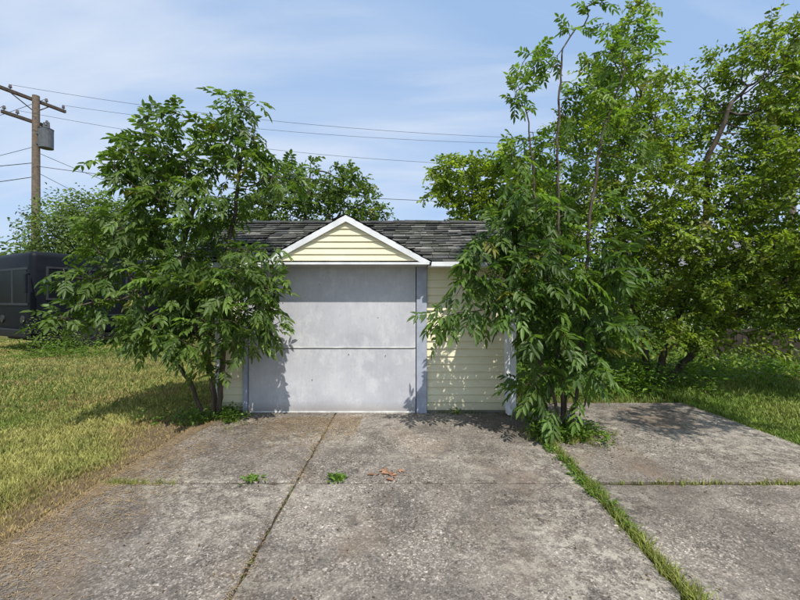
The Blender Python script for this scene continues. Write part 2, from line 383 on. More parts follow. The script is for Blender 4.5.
# ---------------------------------------------------------------- trees
RR=np.random.default_rng(21)
def blob_pts(blobs,dens,gap=-.25,fs=3.2):
    out=[]
    ks=RR.normal(size=(7,3))*fs; ph=RR.uniform(0,6.28,7)
    for b in blobs:
        (x,y,z,rx,ry,rz,k)=b[:7]; gp=b[7] if len(b)>7 else gap
        n=max(6,int(dens*k*rx*ry*rz*4.19))
        p=R.normal(size=(n,3)); p/=np.linalg.norm(p,axis=1)[:,None]; p*=(R.random(n)**.38)[:,None]
        q=p*np.array([rx,ry,rz])+np.array([x,y,z])
        f=np.sin(q@ks.T+ph).sum(1)/2.0
        out.append(q[f>gp])
    return np.concatenate(out)
def colonize(trunks,attr,step,dk,maxit=220,jit=.18,grav=0):
    nodes=[];par=[]
    for tr in trunks:
        prev=-1
        for i in range(len(tr)-1):
            a=np.array(tr[i],float); b=np.array(tr[i+1],float); n=max(1,int(np.linalg.norm(b-a)/step))
            for k in range(n):
                q=a+(b-a)*k/n+R.normal(size=3)*step*.07
                if i==0 and k==0: q=a
                nodes.append(q); par.append(prev); prev=len(nodes)-1
        nodes.append(np.array(tr[-1],float)); par.append(prev)
    P=list(nodes); A=attr.copy()
    Pn=np.array(P); d=np.linalg.norm(A[:,None]-Pn[None],axis=2); near=d.argmin(1); nd=d.min(1)
    seen={}
    for it in range(maxit):
        keep=nd>dk
        A=A[keep];near=near[keep];nd=nd[keep]
        if len(A)==0: break
        u,inv=np.unique(near,return_inverse=True)
        Pn=np.array(P); dirs=(A-Pn[near])/nd[:,None]
        acc=np.zeros((len(u),3)); np.add.at(acc,inv,dirs)
        new=[];npar=[]
        for i,ui in enumerate(u):
            if seen.get(ui,0)>=4: continue
            seen[ui]=seen.get(ui,0)+1
            v=acc[i]; v/=np.linalg.norm(v)+1e-9; v=v+R.normal(size=3)*jit+np.array([0,0,grav]); v/=np.linalg.norm(v)
            new.append(Pn[ui]+v*step); npar.append(ui)
        if not new: break
        b=len(P); P+=new; par+=npar; nn=np.array(new)
        d=np.linalg.norm(A[:,None]-nn[None],axis=2); m=d.argmin(1); md=d.min(1); up=md<nd
        near[up]=m[up]+b; nd[up]=md[up]
    P=np.array(P); par=np.array(par); n=len(P)
    w=np.zeros(n); kids=np.zeros(n,int)
    for i in range(n):
        if par[i]>=0: kids[par[i]]+=1
    for i in range(n-1,-1,-1):
        if kids[i]==0: w[i]+=1
        if par[i]>=0: w[par[i]]+=w[i]
    return P,par,w,kids
def branch_mesh(name,P,par,rad,parent,mat=M_bark,ns=6):
    i=np.where(par>=0)[0]; p=par[i]; a=P[p];b=P[i]; d=b-a; L=np.linalg.norm(d,axis=1)[:,None]+1e-9; d/=L
    b=b+d*L*.06
    ref=np.where(np.abs(d[:,2:3])>.9,np.array([[1.,0,0]]),np.array([[0,0,1.]]))
    u=np.cross(d,ref);u/=np.linalg.norm(u,axis=1)[:,None];v=np.cross(d,u)
    V=[]
    for k in range(ns):
        t=2*math.pi*k/ns; o=u*math.cos(t)+v*math.sin(t)
        V.append(a+o*np.minimum(rad[p],rad[i]*1.25)[:,None]); V.append(b+o*rad[i][:,None])
    V=np.stack(V,1).reshape(-1,3); m=len(i); base=np.arange(m)*(2*ns); F=[]
    for k in range(ns):
        j=(k+1)%ns; F.append(np.stack([base+2*k,base+2*j,base+2*j+1,base+2*k+1],1))
    F=np.stack(F,1).reshape(-1,4)
    return np_mesh(name,V,np.full(len(F),4),F.ravel(),mat,parent=parent,smooth=True)
def nrm(a): return a/(np.linalg.norm(a,axis=1)[:,None]+1e-9)
def leaflets(base,dr,nm,ln,wd,col,fold=.25):
    s=nrm(np.cross(dr,nm)); n2=np.cross(s,dr); ln=ln[:,None]; wd=wd[:,None]
    up=n2*wd*fold; drp=np.array([[0,0,-1.]])*ln*.12
    V=np.stack([base, base+dr*ln*.28+s*wd*.45+up, base+dr*ln*.68+s*wd*.38+up*.8+drp*.4, base+dr*ln+drp, base+dr*ln*.68-s*wd*.38+up*.8+drp*.4, base+dr*ln*.28-s*wd*.45+up],1)
    m=len(base); b=np.arange(m)*6
    F=np.stack([np.stack([b,b+1,b+2,b+3],1),np.stack([b,b+3,b+4,b+5],1)],1).reshape(-1,4)
    C=np.repeat(col,6,axis=0)
    return V.reshape(-1,3),F,C
def join_leaves(name,parts,parent,mat=None):
    off=0;V=[];F=[];C=[]
    for v,f,c in parts: V.append(v);F.append(f+off);C.append(c);off+=len(v)
    V=np.concatenate(V);F=np.concatenate(F);C=np.concatenate(C)
    return np_mesh(name,V,np.full(len(F),4),F.ravel(),mat or M_leaf,col=C,parent=parent)
def tints(n,lo,hi,var=.25,yel=.0):
    t=R.random((n,1)); c=np.array(lo)*(1-t)+np.array(hi)*t; c=c*(1+R.normal(size=(n,1))*var).clip(.5,1.6)
    if yel>0:
        m=R.random(n)<yel; c[m]=np.array([.22,.22,.05])
    return c
def pinnate(P,par,sel,k,L,ll,lw,lo,hi,pairs=4,droop=.5,yel=.0):
    idx=np.repeat(sel,k); n=len(idx)
    bd=nrm(P[idx]-P[np.maximum(par[idx],0)])
    rnd=nrm(R.normal(size=(n,3))); d=nrm(bd*.6+rnd*.9+np.array([0,0,-droop*.5])+np.array([0,-.12,0]))
    nm=nrm(np.array([0,0,1.])+R.normal(size=(n,3))*.35); s=nrm(np.cross(d,nm)); nm=np.cross(s,d)
    Ls=L*R.uniform(.6,1.15,n); col=tints(n,lo,hi,.18,yel); parts=[]
    def pos(t): return P[idx]+d*(Ls*t)[:,None]+np.array([0,0,-1.])*(Ls*droop*.45*t*t)[:,None]
    for j in range(pairs):
        t=.3+.62*j/(pairs-1)
        for sd in (1,-1):
            dr=nrm(d*.62+s*sd*.85+np.array([0,0,-droop*.75])+R.normal(size=(n,3))*.16)
            sz=(1-.25*abs(t-.6))*R.uniform(.8,1.15,n)
            parts.append(leaflets(pos(t),dr,nrm(nm+R.normal(size=(n,3))*.2),ll*sz,lw*sz,col*R.uniform(.85,1.15,(n,1))))
    dr=nrm(d+np.array([0,0,-droop])+R.normal(size=(n,3))*.1)
    parts.append(leaflets(pos(1),dr,nm,ll*R.uniform(.9,1.2,n),lw*R.uniform(.9,1.2,n),col))
    a=pos(0);b=pos(1);wv=s*.0025
    V=np.stack([a-wv,a+wv,b+wv,b-wv],1).reshape(-1,3); q=np.arange(n)*4
    parts.append((V,np.stack([q,q+1,q+2,q+3],1),np.repeat(col*1.2,4,axis=0)))
    return parts
def sprays(P,par,sel,k,L,ll,lw,lo,hi,nl=10,yel=.02,droop=.15,updir=(0,0,.2)):
    idx=np.repeat(sel,k); n=len(idx)
    bd=nrm(P[idx]-P[np.maximum(par[idx],0)])
    d=nrm(bd*.8+nrm(R.normal(size=(n,3)))*.8+np.array(updir))
    nm=nrm(np.array([0,0,1.])+R.normal(size=(n,3))*.45); s=nrm(np.cross(d,nm)); nm=np.cross(s,d)
    Ls=L*R.uniform(.5,1.2,n); col=tints(n,lo,hi,.2,yel); parts=[]
    for j in range(nl):
        t=(j+1)/nl; sd=1 if j%2 else -1
        p=P[idx]+d*(Ls*t)[:,None]+np.array([0,0,-1.])*(Ls*droop*t*t)[:,None]
        dr=nrm(d*.55+s*sd*.8+R.normal(size=(n,3))*.35+np.array([0,0,-droop]))
        parts.append(leaflets(p,dr,nrm(nm+R.normal(size=(n,3))*.35),ll*R.uniform(.65,1.2,n),lw*R.uniform(.7,1.15,n),col*R.uniform(.8,1.2,(n,1))))
    a=P[idx];b=a+d*Ls[:,None]; wv=s*.002
    V=np.stack([a-wv,a+wv,b+wv,b-wv],1).reshape(-1,3); q=np.arange(n)*4
    parts.append((V,np.stack([q,q+1,q+2,q+3],1),np.repeat(np.array([[.09,.08,.05]]),4*n,axis=0)))
    return parts
def radii(w,tip,mx,ex=.5):
    r=tip*w**ex; 
    return r*min(1,mx/r.max()) if r.max()>mx else r

# --- left ash tree
t=empty('ash_tree')
bl=[(-2.1,5.1,3.92,.38,.35,.36,1),(-2.6,5.0,3.5,.62,.5,.42,1),(-1.95,5.1,3.3,.5,.45,.42,1),(-3.15,5.0,3.15,.52,.5,.36,1),(-1.5,5.2,3.0,.3,.35,.33,1),
(-2.5,5.0,2.75,.85,.55,.4,1),(-3.35,4.95,2.4,.5,.5,.28,1),(-3.5,4.8,1.85,.52,.5,.35,1),(-2.8,4.75,1.8,.6,.5,.42,1),(-2.0,4.75,1.65,.58,.45,.38,1),(-1.55,4.8,1.7,.35,.3,.24,.9),(-1.75,4.85,2.2,.3,.3,.25,.9),
(-3.4,4.7,1.3,.5,.45,.28,1),(-2.6,4.7,1.2,.58,.5,.36,1),(-1.85,4.75,1.2,.45,.4,.3,1),(-1.5,4.75,1.35,.25,.3,.2,.8),(-2.3,4.95,.7,.38,.3,.16,.6)]
A=blob_pts(bl,200,-.8)
trunks=[[(-2.43,5.25,-.03),(-2.45,5.22,.5),(-2.6,5.1,1.3),(-2.75,5.05,2.2),(-2.5,5.05,3.0)],
        [(-2.36,5.2,-.03),(-2.3,5.15,.5),(-2.2,5.05,1.2),(-2.28,5.1,1.8),(-2.12,5.12,2.6),(-2.05,5.1,3.2)],
        [(-2.5,5.18,-.03),(-2.65,5.05,.5),(-3.0,4.9,1.1),(-3.3,4.85,1.9)],
        [(-2.38,5.12,-.03),(-2.35,4.95,.5),(-2.3,4.8,1.1)]]
P,par,wt,kd=colonize(trunks,A,.10,.12)
rad=radii(wt,.0042,.05,.47); branch_mesh('trunk_and_branches',P,par,rad,t)
sel=np.where((wt<=5)&(P[:,2]>.45))[0]
print('ash',len(P),len(sel))
join_leaves('foliage',pinnate(P,par,sel,2,.23,.102,.039,(.07,.125,.027),(.15,.225,.05),4,.5,.01),t)

# --- right front ash tree
t=empty('ash_tree')
bl=[(1.55,4.6,2.65,.45,.4,.4,1),(2.05,4.65,2.55,.52,.45,.4,1),(1.15,4.6,2.2,.36,.35,.32,1),(.92,4.5,1.75,.4,.32,.24,1),(.6,4.45,1.42,.28,.22,.14,1),(.42,4.4,1.2,.12,.1,.1,.9),
(1.7,4.5,1.85,.52,.45,.4,1),(2.3,4.5,1.95,.4,.4,.4,1),(1.3,4.45,1.5,.33,.3,.28,.9),(1.75,4.45,1.15,.45,.4,.38,1),(2.3,4.4,1.25,.3,.3,.25,1),(1.55,4.45,.65,.28,.3,.28,.9),(1.95,4.45,.65,.28,.28,.28,.9),(1.82,4.45,.25,.25,.2,.14,.8),
(1.35,4.65,3.2,.33,.3,.3,.9,-.6),(1.85,4.7,3.3,.42,.4,.36,.9,-.6),(1.3,4.6,3.85,.28,.3,.3,.9,-.6),(1.5,4.6,4.25,.25,.25,.25,.8,-.5),(1.85,4.7,4.5,.28,.3,.3,.7,-.3),(2.3,4.8,3.8,.4,.4,.35,.8,-.4),(2.7,4.8,4.5,.35,.35,.35,.7,-.3),(2.75,4.8,3.3,.4,.4,.3,.8,-.4),(2.2,4.7,4.9,.3,.3,.25,.7,-.3),(3.1,4.85,4.9,.3,.3,.2,.6,-.3)]
A=blob_pts(bl,200,-.85)
trunks=[[(1.88,4.6,-.03),(1.85,4.6,.6),(1.75,4.6,1.5),(1.6,4.65,2.5),(1.52,4.65,3.3),(1.45,4.65,3.9)],
        [(1.95,4.56,-.03),(2.0,4.55,.5),(2.15,4.6,1.5),(2.2,4.65,2.5),(2.4,4.75,3.5),(2.7,4.8,4.3)],
        [(1.9,4.62,-.03),(1.92,4.65,1.0),(1.85,4.65,2.2),(1.85,4.7,3.4),(1.9,4.7,4.3)],
        [(1.82,4.5,-.03),(1.7,4.45,.5),(1.4,4.45,1.2),(1.1,4.5,1.8)],[(1.93,4.48,-.03),(2.05,4.4,.5),(2.2,4.4,1.1)]]
P,par,wt,kd=colonize(trunks,A,.10,.13)
rad=radii(wt,.0038,.03,.45); branch_mesh('trunk_and_branches',P,par,rad,t)
sel=np.where((wt<=5)&(P[:,2]>.10))[0]; lowm=P[sel,2]<2.95
print('ash2',len(P),len(sel))
pr=pinnate(P,par,sel[lowm],2,.26,.122,.044,(.05,.10,.022),(.13,.215,.043),4,.6,.01)
s2=np.where((wt<=4)&(P[:,2]>=2.95))[0]
pr+=pinnate(P,par,s2,2,.2,.08,.032,(.085,.15,.027),(.17,.26,.045),4,.3,.0)
join_leaves('foliage',pr,t)

# --- big spreading elm on the right
t=empty('elm_tree')
bl=[(4.9,6.4,5.1,1.0,.9,.5,.9),(5.5,6.4,4.9,.8,.8,.5,1),(5.85,6.4,5.4,.8,.8,.4,.9),(6.5,6.4,5.8,.5,.5,.25,.6),(3.9,6.5,4.5,.8,.8,.6,1),(6.1,6.3,4.5,.7,.8,.5,1),(4.9,6.3,4.2,1.1,.9,.75,1),(3.6,6.6,3.4,.8,.8,.65,1),
(5.5,6.3,3.5,1.0,.9,.6,1),(4.55,6.6,2.6,1.1,.9,.7,1),(5.85,6.3,2.4,1.0,.9,.6,1),(7.2,6.4,2.3,.9,.9,.7,1),(3.7,7.1,1.7,.75,.6,.5,1),(5.1,6.6,1.6,.9,.8,.5,1),(6.3,6.3,1.6,.9,.8,.5,1),(7.3,6.3,1.4,.8,.8,.5,1),
(3.0,6.3,4.1,.5,.6,.5,.9),(2.9,6.6,2.7,.5,.6,.9,1),(3.3,6.3,5.2,.45,.5,.5,.7,-.4),(3.7,6.2,5.9,.35,.4,.3,.5,-.4),(4.3,6.3,.95,.5,.5,.2,.7),(5.6,6.2,.95,.6,.5,.22,.9),(6.6,6.1,1.0,.6,.5,.22,.9),
(4.75,3.0,3.7,.6,.6,.3,1.2,-.8),(4.1,2.5,3.9,.5,.5,.25,1.2,-.8),(5.3,3.7,3.7,.5,.6,.3,1.0,-.8)]
A=blob_pts(bl,115,-.95,2.2)
trunks=[[(4.5,7.3,-.03),(4.4,7.2,.9),(3.9,7.0,2.0),(3.7,6.8,3.2),(4.3,6.6,4.4)],[(4.62,7.3,-.03),(4.9,7.1,1.2),(5.2,6.8,2.4),(5.0,6.5,3.8),(5.3,6.4,4.7)],
        [(4.7,7.2,-.03),(5.4,6.9,1.0),(6.4,6.6,1.9),(6.7,6.2,2.8),(6.2,5.0,3.6),(5.4,3.8,3.7),(4.7,3.0,3.7)]]
P,par,wt,kd=colonize(trunks,A,.14,.17,jit=.22,grav=.05)
rad=radii(wt,.0045,.065,.48); branch_mesh('trunk_and_branches',P,par,rad,t)
sel=np.where(wt<=4)[0]; print('elm',len(P),len(sel))
join_leaves('foliage',sprays(P,par,sel,4,.32,.082,.046,(.12,.185,.026),(.26,.34,.05),8,.03,.2),t)

# --- trees behind the garage
def back_tree(name,bl,trunks,dens,lo,hi,ll=.11,k=4,nl=8,L=.35,step=.18):
    t=empty(name); A=blob_pts(bl,dens,-1.1,2.4); P,par,wt,kd=colonize(trunks,A,step,step*1.2)
    branch_mesh('trunk_and_branches',P,par,radii(wt,.007,.12,.5),t); sel=np.where(wt<=4)[0]; print(name,len(P),len(sel))
    join_leaves('foliage',sprays(P,par,sel,k,L,ll,ll*.55,lo,hi,nl,.01,.15),t)
back_tree('maple_tree',[(-2.3,10.5,4.3,.8,.8,.8,1),(-1.4,10.5,4.25,.75,.7,.65,1),(-.8,10.4,3.8,.5,.6,.5,1),(-2.35,10.5,5.35,.26,.3,.3,.9),(-1.4,10.4,4.9,.3,.3,.2,.8),(-.95,10.4,4.5,.3,.3,.25,.8),(-3.0,10.6,4.6,.6,.6,.5,1),(-3.6,10.6,3.6,1.0,.8,.9,1),(-1.6,10.6,3.1,1.2,.8,.6,1),(-4.6,10.8,2.6,.9,.9,1.1,.8)],
  [[(-2.2,10.6,-.03),(-2.1,10.6,2.0),(-1.9,10.5,3.6)],[(-2.3,10.6,-.03),(-2.8,10.6,2.2),(-2.4,10.5,4.2),(-2.35,10.5,5.1)]],95,(.075,.13,.03),(.165,.24,.05))
back_tree('mulberry_tree',[(1.3,10.3,4.75,.6,.6,.5,1),(2.0,10.3,4.4,.8,.7,.7,1),(1.0,10.3,4.3,.35,.4,.3,.8),(2.9,10.2,4.6,.9,.8,.9,1),(2.3,10.3,3.3,1.1,.7,.8,1),(3.6,10.0,3.4,.9,.8,1.2,1),(2.9,10.2,2.0,1.2,.9,.9,1)],
  [[(2.4,10.4,-.03),(2.2,10.4,2.0),(1.8,10.3,4.0)],[(2.5,10.4,-.03),(2.9,10.3,2.5),(2.9,10.2,4.2)]],75,(.14,.20,.025),(.28,.36,.05),ll=.13)

# --- distant masses
def mass(name,bl,n,size,lo,hi):
    vol=np.array([b[3]*b[4]+b[3]*b[5] for b in bl]); cnt=(n*vol/vol.sum()).astype(int)
    parts=[]
    for b,c in zip(bl,cnt):
        p=nrm(R.normal(size=(c,3))); rr=R.random(c)**.25
        bump=1+.2*np.sin(p[:,0]*5+b[0])*np.cos(p[:,2]*6+b[1])+.1*R.normal(size=c)
        q=p*(rr*bump)[:,None]*np.array(b[3:6])+np.array(b[:3]); m_=q[:,2]>0; q=q[m_]; m=len(q)
        nm=nrm(nrm(q-np.array(b[:3]))+R.normal(size=(m,3))*.7+np.array([0,0,.5])); dr=nrm(np.cross(nm,R.normal(size=(m,3))))
        col=tints(m,lo,hi,.25)*(1+.25*np.sin(q[:,0:1]*1.7)*np.sin(q[:,2:3]*2.1+q[:,1:2]))
        sz=size*R.uniform(.5,1.3,m); parts.append(leaflets(q,dr,nm,sz,sz*.6,col))
    join_leaves(name,parts,None)
bl=[]
for i in range(46):
    a=math.radians(-68+136*i/45+random.uniform(-1,1)); d=random.uniform(42,62); hgt=random.uniform(2.2,3.6)
    bl.append((d*math.sin(a),d*math.cos(a),hgt*.75,random.uniform(3,5),3,hgt))
bl+=[(-30,31,3.0,3,2.5,2.6),(-35,30,2.6,3,2.5,2.9)]
mass('distant_trees',bl,70000,.5,(.055,.09,.03),(.12,.17,.05))
mass('shrub_row',[(-16.2,19,4.0,1.6,1.5,2.3),(-14.4,18.6,4.6,1.5,1.5,2.1),(-12.6,18.3,4.3,1.5,1.5,2.0),(-17.8,21,2.6,1.5,1.5,1.7),(-11,18,2.4,2,1.5,2.8),(-8.4,18,2.2,2,1.5,2.8),(-6.2,17,1.4,2,1.2,2.2),(-4.4,16,1.2,2,1.2,2.0)],52000,.15,(.075,.12,.035),(.18,.25,.065))
mass('shrub_row',[(3.2,9.6,.7,.9,.7,1.0),(4.3,10,.8,1.2,.9,1.1),(5.9,10.6,.8,1.4,.9,1.2),(7.6,11.3,1.0,1.6,.9,1.5),(9.6,11.5,1.1,1.6,1,1.7),(12,11.5,1.2,1.8,1,1.9),(14.5,12,1.4,2,1,2.4)],46000,.11,(.065,.11,.025),(.17,.25,.05))

# ---------------------------------------------------------------- grass
def blades(name,X,Y,z,h,wd,col,lean=.5,mat=None,parent=None):
    n=len(X); a=R.uniform(0,2*math.pi,n); s=np.stack([np.cos(a),np.sin(a),np.zeros(n)],1)
    b=R.uniform(0,2*math.pi,n); l=np.stack([np.cos(b),np.sin(b),np.zeros(n)],1)*(h*lean*R.random(n))[:,None]
    P=np.stack([X,Y,np.zeros(n)+z],1); w2=s*(wd/2)[:,None]; up=np.array([0,0,1.])*h[:,None]
    V=np.stack([P-w2,P+w2,P+w2*.8+up*.55+l*.35,P-w2*.8+up*.55+l*.35,P+up*.95+l],1).reshape(-1,3)
    q=np.arange(n)*5
    qd=np.stack([q,q+1,q+2,q+3],1); tri=np.stack([q+3,q+2,q+4],1)
    fl=np.concatenate([qd.ravel(),tri.ravel()]); fn=np.concatenate([np.full(n,4),np.full(n,3)])
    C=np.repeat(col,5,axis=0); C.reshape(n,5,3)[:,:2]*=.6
    return np_mesh(name,V,fn,fl,mat or M_grass,col=C,parent=parent)
def lcol(X,Y,seed,green,straw,bias=0.):
    f=1/(1+np.exp(-(fbm(X,Y,1.4,seed)*3+fbm(X,Y,.4,seed+1)*2+bias+R.normal(size=len(X))*.9)))
    c=np.array(green)*(1-f[:,None])+np.array(straw)*f[:,None]
    return c*(1+R.normal(size=(len(X),1))*.22).clip(.4,1.7)
n=240000
Y=1.3*(16/1.3)**R.random(n); X=-2.47-(R.random(n)**1.6)*(Y*.75+1.5)
X=X+np.abs(R.normal(size=n))*.05*(R.random(n)<.3)
dist=np.hypot(X,Y)
u_=-2.47-X; wv_=.5+.25*fbm(Y*1.3,Y*0,1.5,41)
dry=np.clip(1.5-u_/wv_.clip(.15,1),0,1.2)*(Y<6.5)
pt=np.clip(fbm(X,Y,1.1,55)*2.4-.45,0,.85)
c=lcol(X,Y,3,(.15,.22,.036),(.44,.41,.135),bias=.25); fdry=np.clip(np.maximum(dry*R.uniform(.5,1.2,n),pt*R.random(n)*1.4),0,1)[:,None]; c=c*(1-fdry*.9)+np.array([.44,.31,.15])*fdry*.9
hh=(.028+.022*R.random(n))*(1+.35*fbm(X,Y,1.2,9)).clip(.5,1.8)*(1-.55*np.clip(dry,0,1))
kp=(R.random(n)>np.clip(dry-.1,0,.8)); 
X,Y,c,hh,dist=X[kp],Y[kp],c[kp],hh[kp],dist[kp]
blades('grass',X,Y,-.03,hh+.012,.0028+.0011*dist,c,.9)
n=120000
Y=3.0*(17/3.0)**R.random(n); X=np.where(R.random(n)<.85,4.22+R.random(n)**1.3*(Y*.9),1.7+R.random(n)*3)
kp=~((X<4.22)&(Y<5.97)); X,Y=X[kp],Y[kp]; n=len(X); dist=np.hypot(X,Y)
c=lcol(X,Y,13,(.14,.23,.03),(.30,.34,.08),-.3)
hh=(.07+.12*R.random(n))*(1+.5*fbm(X,Y,1.0,19)).clip(.4,2)*np.clip(.45+(Y-5)*.15,.45,1.1)
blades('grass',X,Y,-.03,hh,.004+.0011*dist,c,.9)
n=30000
X=R.uniform(-9,-2.6,n);Y=R.uniform(5.5,17,n); d=np.hypot(X,Y)
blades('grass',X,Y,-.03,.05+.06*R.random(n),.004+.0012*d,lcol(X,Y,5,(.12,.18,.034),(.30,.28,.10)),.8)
def tuft(cx,cy,n,rad,h,w=.006):
    return (cx+R.normal(size=n)*rad, cy+R.normal(size=n)*rad*.8, h*R.uniform(.4,1.1,n), np.full(n,w))
T_=[]
dens_=fbm(np.linspace(1.8,4.8,301),np.zeros(301),2.6,33)
for k in range(300): 
    y=R.uniform(1.9,4.7); f_=dens_[int((y-1.8)*100)]
    if y<4.1 and f_<R.normal()*.22-.02: continue
    x=1.25+.325*(y+3)/6.37+.0 if y<J else 1.58+.105*(y-J)/2.19
    T_.append(tuft(x+R.normal()*.018,y,int(R.uniform(4,20)),.022,.03+.06*R.random()*max(.3,f_+.6)))
for k in range(90): T_.append(tuft(R.uniform(1.6,4.2),J+R.normal()*.015,int(R.uniform(3,12)),.03,.015+.03*R.random()))
for k in range(26): T_.append(tuft(R.uniform(-2.5,-1.9),J+R.normal()*.02,14,.03,.045))
for k in range(30): T_.append(tuft(-.88+R.normal()*.008,R.uniform(1.7,3.3),3,.012,.015))
for k in range(150): T_.append(tuft(1.85+R.normal()*.22,4.55+R.normal()*.16,12,.03,.10))
for k in range(110): T_.append(tuft(-2.4+R.normal()*.22,5.2+R.normal()*.14,12,.03,.09))
for k in range(30): T_.append(tuft(R.uniform(.4,1.5),5.45,6,.02,.05))
X=np.concatenate([t_[0] for t_ in T_]);Y=np.concatenate([t_[1] for t_ in T_]);H=np.concatenate([t_[2] for t_ in T_]);Wd=np.concatenate([t_[3] for t_ in T_])
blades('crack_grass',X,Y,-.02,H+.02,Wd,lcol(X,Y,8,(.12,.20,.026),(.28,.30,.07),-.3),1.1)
def weed_parts(cx,cy,n,rad,h,ll,lo=(.08,.155,.024),hi=(.165,.27,.042)):
    base=np.stack([cx+R.normal(size=n)*rad,cy+R.normal(size=n)*rad,R.random(n)*h],1)
    d=nrm(np.stack([R.normal(size=n),R.normal(size=n),R.uniform(.1,.9,n)],1)); nm=nrm(np.array([0,0,1.])+R.normal(size=(n,3))*.4)
    l=ll*R.uniform(.5,1.2,n); return leaflets(base,d,nm,l,l*.4,tints(n,lo,hi,.2))
join_leaves('weed_plant',[weed_parts(-1.25,3.41,60,.045,.02,.05)],None)
join_leaves('weed_plant',[weed_parts(-.53,3.42,80,.045,.025,.055)],None)
join_leaves('weed_plant',[weed_parts(.76,5.38,30,.03,.06,.06)],None)
wp=[]
for k in range(45): wp.append(weed_parts(1.85+R.normal()*.2,4.5+R.normal()*.14,24,.04,.14,.065))
for k in range(34): wp.append(weed_parts(1.55+R.normal()*.03,R.uniform(2.7,4.4),14,.022,.025,.042))
join_leaves('weed_patch',wp,None)
wp=[]
for k in range(120):
    x=R.uniform(2.0,5.0); wp.append(weed_parts(x,6.3+R.random()*1.5,30,.09,.25+.25*R.random(),.10))
for k in range(170): wp.append(weed_parts(R.uniform(4.8,11),R.uniform(7.0,9.6),26,.10,.15+.3*R.random(),.11))
join_leaves('weed_patch',wp,None)
wp=[]
for k in range(70): 
    x=R.uniform(-10.6,-6.5); wp.append(weed_parts(x,R.uniform(10.5,11.6),22,.09,.15+.35*R.random(),.09))
for k in range(22):
    wp.append(weed_parts(R.uniform(-10.5,-9.0),R.uniform(11.0,12.2),46,.07,.8+.4*R.random(),.08,(.10,.15,.035),(.21,.28,.08)))
for k in range(40): wp.append(weed_parts(-2.4+R.normal()*.25,5.2+R.normal()*.15,20,.05,.12,.06))
join_leaves('weed_patch',wp,None)

# dry clippings and leaf litter on the slabs
n=34000
k=R.random(n)
X=np.where(k<.62,-2.52+np.abs(R.normal(size=n))*.22*(1+.9*R.random(n)),np.where(k<.96,R.uniform(-2.4,-.5,n),-.88+R.normal(size=n)*.03))
Y=np.where(k<.62,R.uniform(1.2,5.4,n),np.where(k<.96,5.25-np.abs(R.normal(size=n))*.5,R.uniform(1.6,5.4,n)))
kp=fbm(X,Y,2.4,77)+R.normal(size=n)*.3>-.1; kp|=R.random(n)<.15; kp|=(X<-2.35)
X,Y=X[kp],Y[kp]; n=len(X)
a=R.uniform(0,6.28,n); L=R.uniform(.01,.04,n); d=np.stack([np.cos(a),np.sin(a),R.normal(size=n)*.08],1); s=np.stack([-np.sin(a),np.cos(a),np.zeros(n)],1)*.0016
p=np.stack([X,Y,.006+R.random(n)*.006],1)
V=np.stack([p-s,p+s,p+s*.6+d*L[:,None],p-s*.6+d*L[:,None]],1).reshape(-1,3); V[:,2]=np.maximum(V[:,2],.005); q=np.arange(n)*4
np_mesh('dry_grass_clippings',V,np.full(n,4),np.stack([q,q+1,q+2,q+3],1).ravel(),M_grass,col=np.repeat(tints(n,(.26,.175,.095),(.46,.34,.19),.2),4,axis=0))
def litter(name,X,Y,ll,lo,hi,z=.006):
    n=len(X); b=np.stack([X,Y,np.full(n,z)],1); a=R.uniform(0,6.28,n); d=np.stack([np.cos(a),np.sin(a),np.full(n,.12)],1)
    nm=nrm(np.array([0,0,1.])+R.normal(size=(n,3))*.15); l=ll*R.uniform(.6,1.3,n)
    v,f,c=leaflets(b,nrm(d),nm,l,l*.5,tints(n,lo,hi,.25)); v[:,2]=np.maximum(v[:,2],.0055); join_leaves(name,[(v,f,c)],None,M_grass)
litter('fallen_leaves',-.12+R.normal(size=18)*.065,3.53+R.normal(size=18)*.055,.065,(.36,.19,.11),(.5,.30,.19))
X=np.concatenate([R.uniform(-2.4,4.1,500),1.85+R.normal(size=300)*.5,-2.0+R.normal(size=350)*.4]); Y=np.concatenate([R.uniform(1.5,5.5,500),4.5+R.normal(size=300)*.4,5.0+R.normal(size=350)*.3])
kp=(Y<5.45)&(X>-2.5); litter('leaf_litter',X[kp],Y[kp],.022,(.08,.06,.035),(.25,.17,.09))

# ---------------------------------------------------------------- parked bus (front toward the camera)
bus=empty('parked_bus',(-10.9,11.8,0),math.radians(-28))
Mb=simple('black_navy_coach_paint',(.006,.008,.012),.5,.3,3,spec=.15); Mg=simple('dark_window_glass',(.006,.007,.009),.3,.2,spec=.2); Mt=simple('window_frame_grey',(.03,.033,.037),.5,.2)
b=MB(); b.box((-2.45,0,.42),(0,7.5,3.0)); o=b.done('body',Mb,bus,.16,True,4)
b=MB(); b.box((-2.40,.25,.28),(-.05,7.3,.44)); b.box((-2.5,-.14,.42),(.05,-.002,.66)); b.done('bumper_and_skirt',simple('black_skirt',(.012,.012,.012),.6),bus,.03)
b=MB(); b.box((-2.2,-.012,1.45),(-1.27,.02,2.45)); b.box((-1.18,-.012,1.45),(-.25,.02,2.45))
for k in range(6): b.box((-.02,.42+1.12*k,1.6),(.012,1.28+1.12*k,2.5))
b.done('windows',Mg,bus,.01)
b=MB()
for k in range(6):
    y0=.36+1.12*k;y1=1.34+1.12*k
    for lo,hi in (((.0,y0,1.54),(.03,y0+.06,2.56)),((.0,y1-.06,1.54),(.03,y1,2.56)),((.0,y0+.061,1.54),(.028,y1-.061,1.6)),((.0,y0+.061,2.5),(.028,y1-.061,2.56)),((.0,y0+.061,2.1),(.024,y1-.061,2.13))): b.box(lo,hi)
b.box((-2.28,-.02,1.38),(-.17,.0,1.45)); b.box((-2.28,-.02,2.45),(-.17,.0,2.52)); b.box((-1.27,-.02,1.451),(-1.18,.0,2.449))
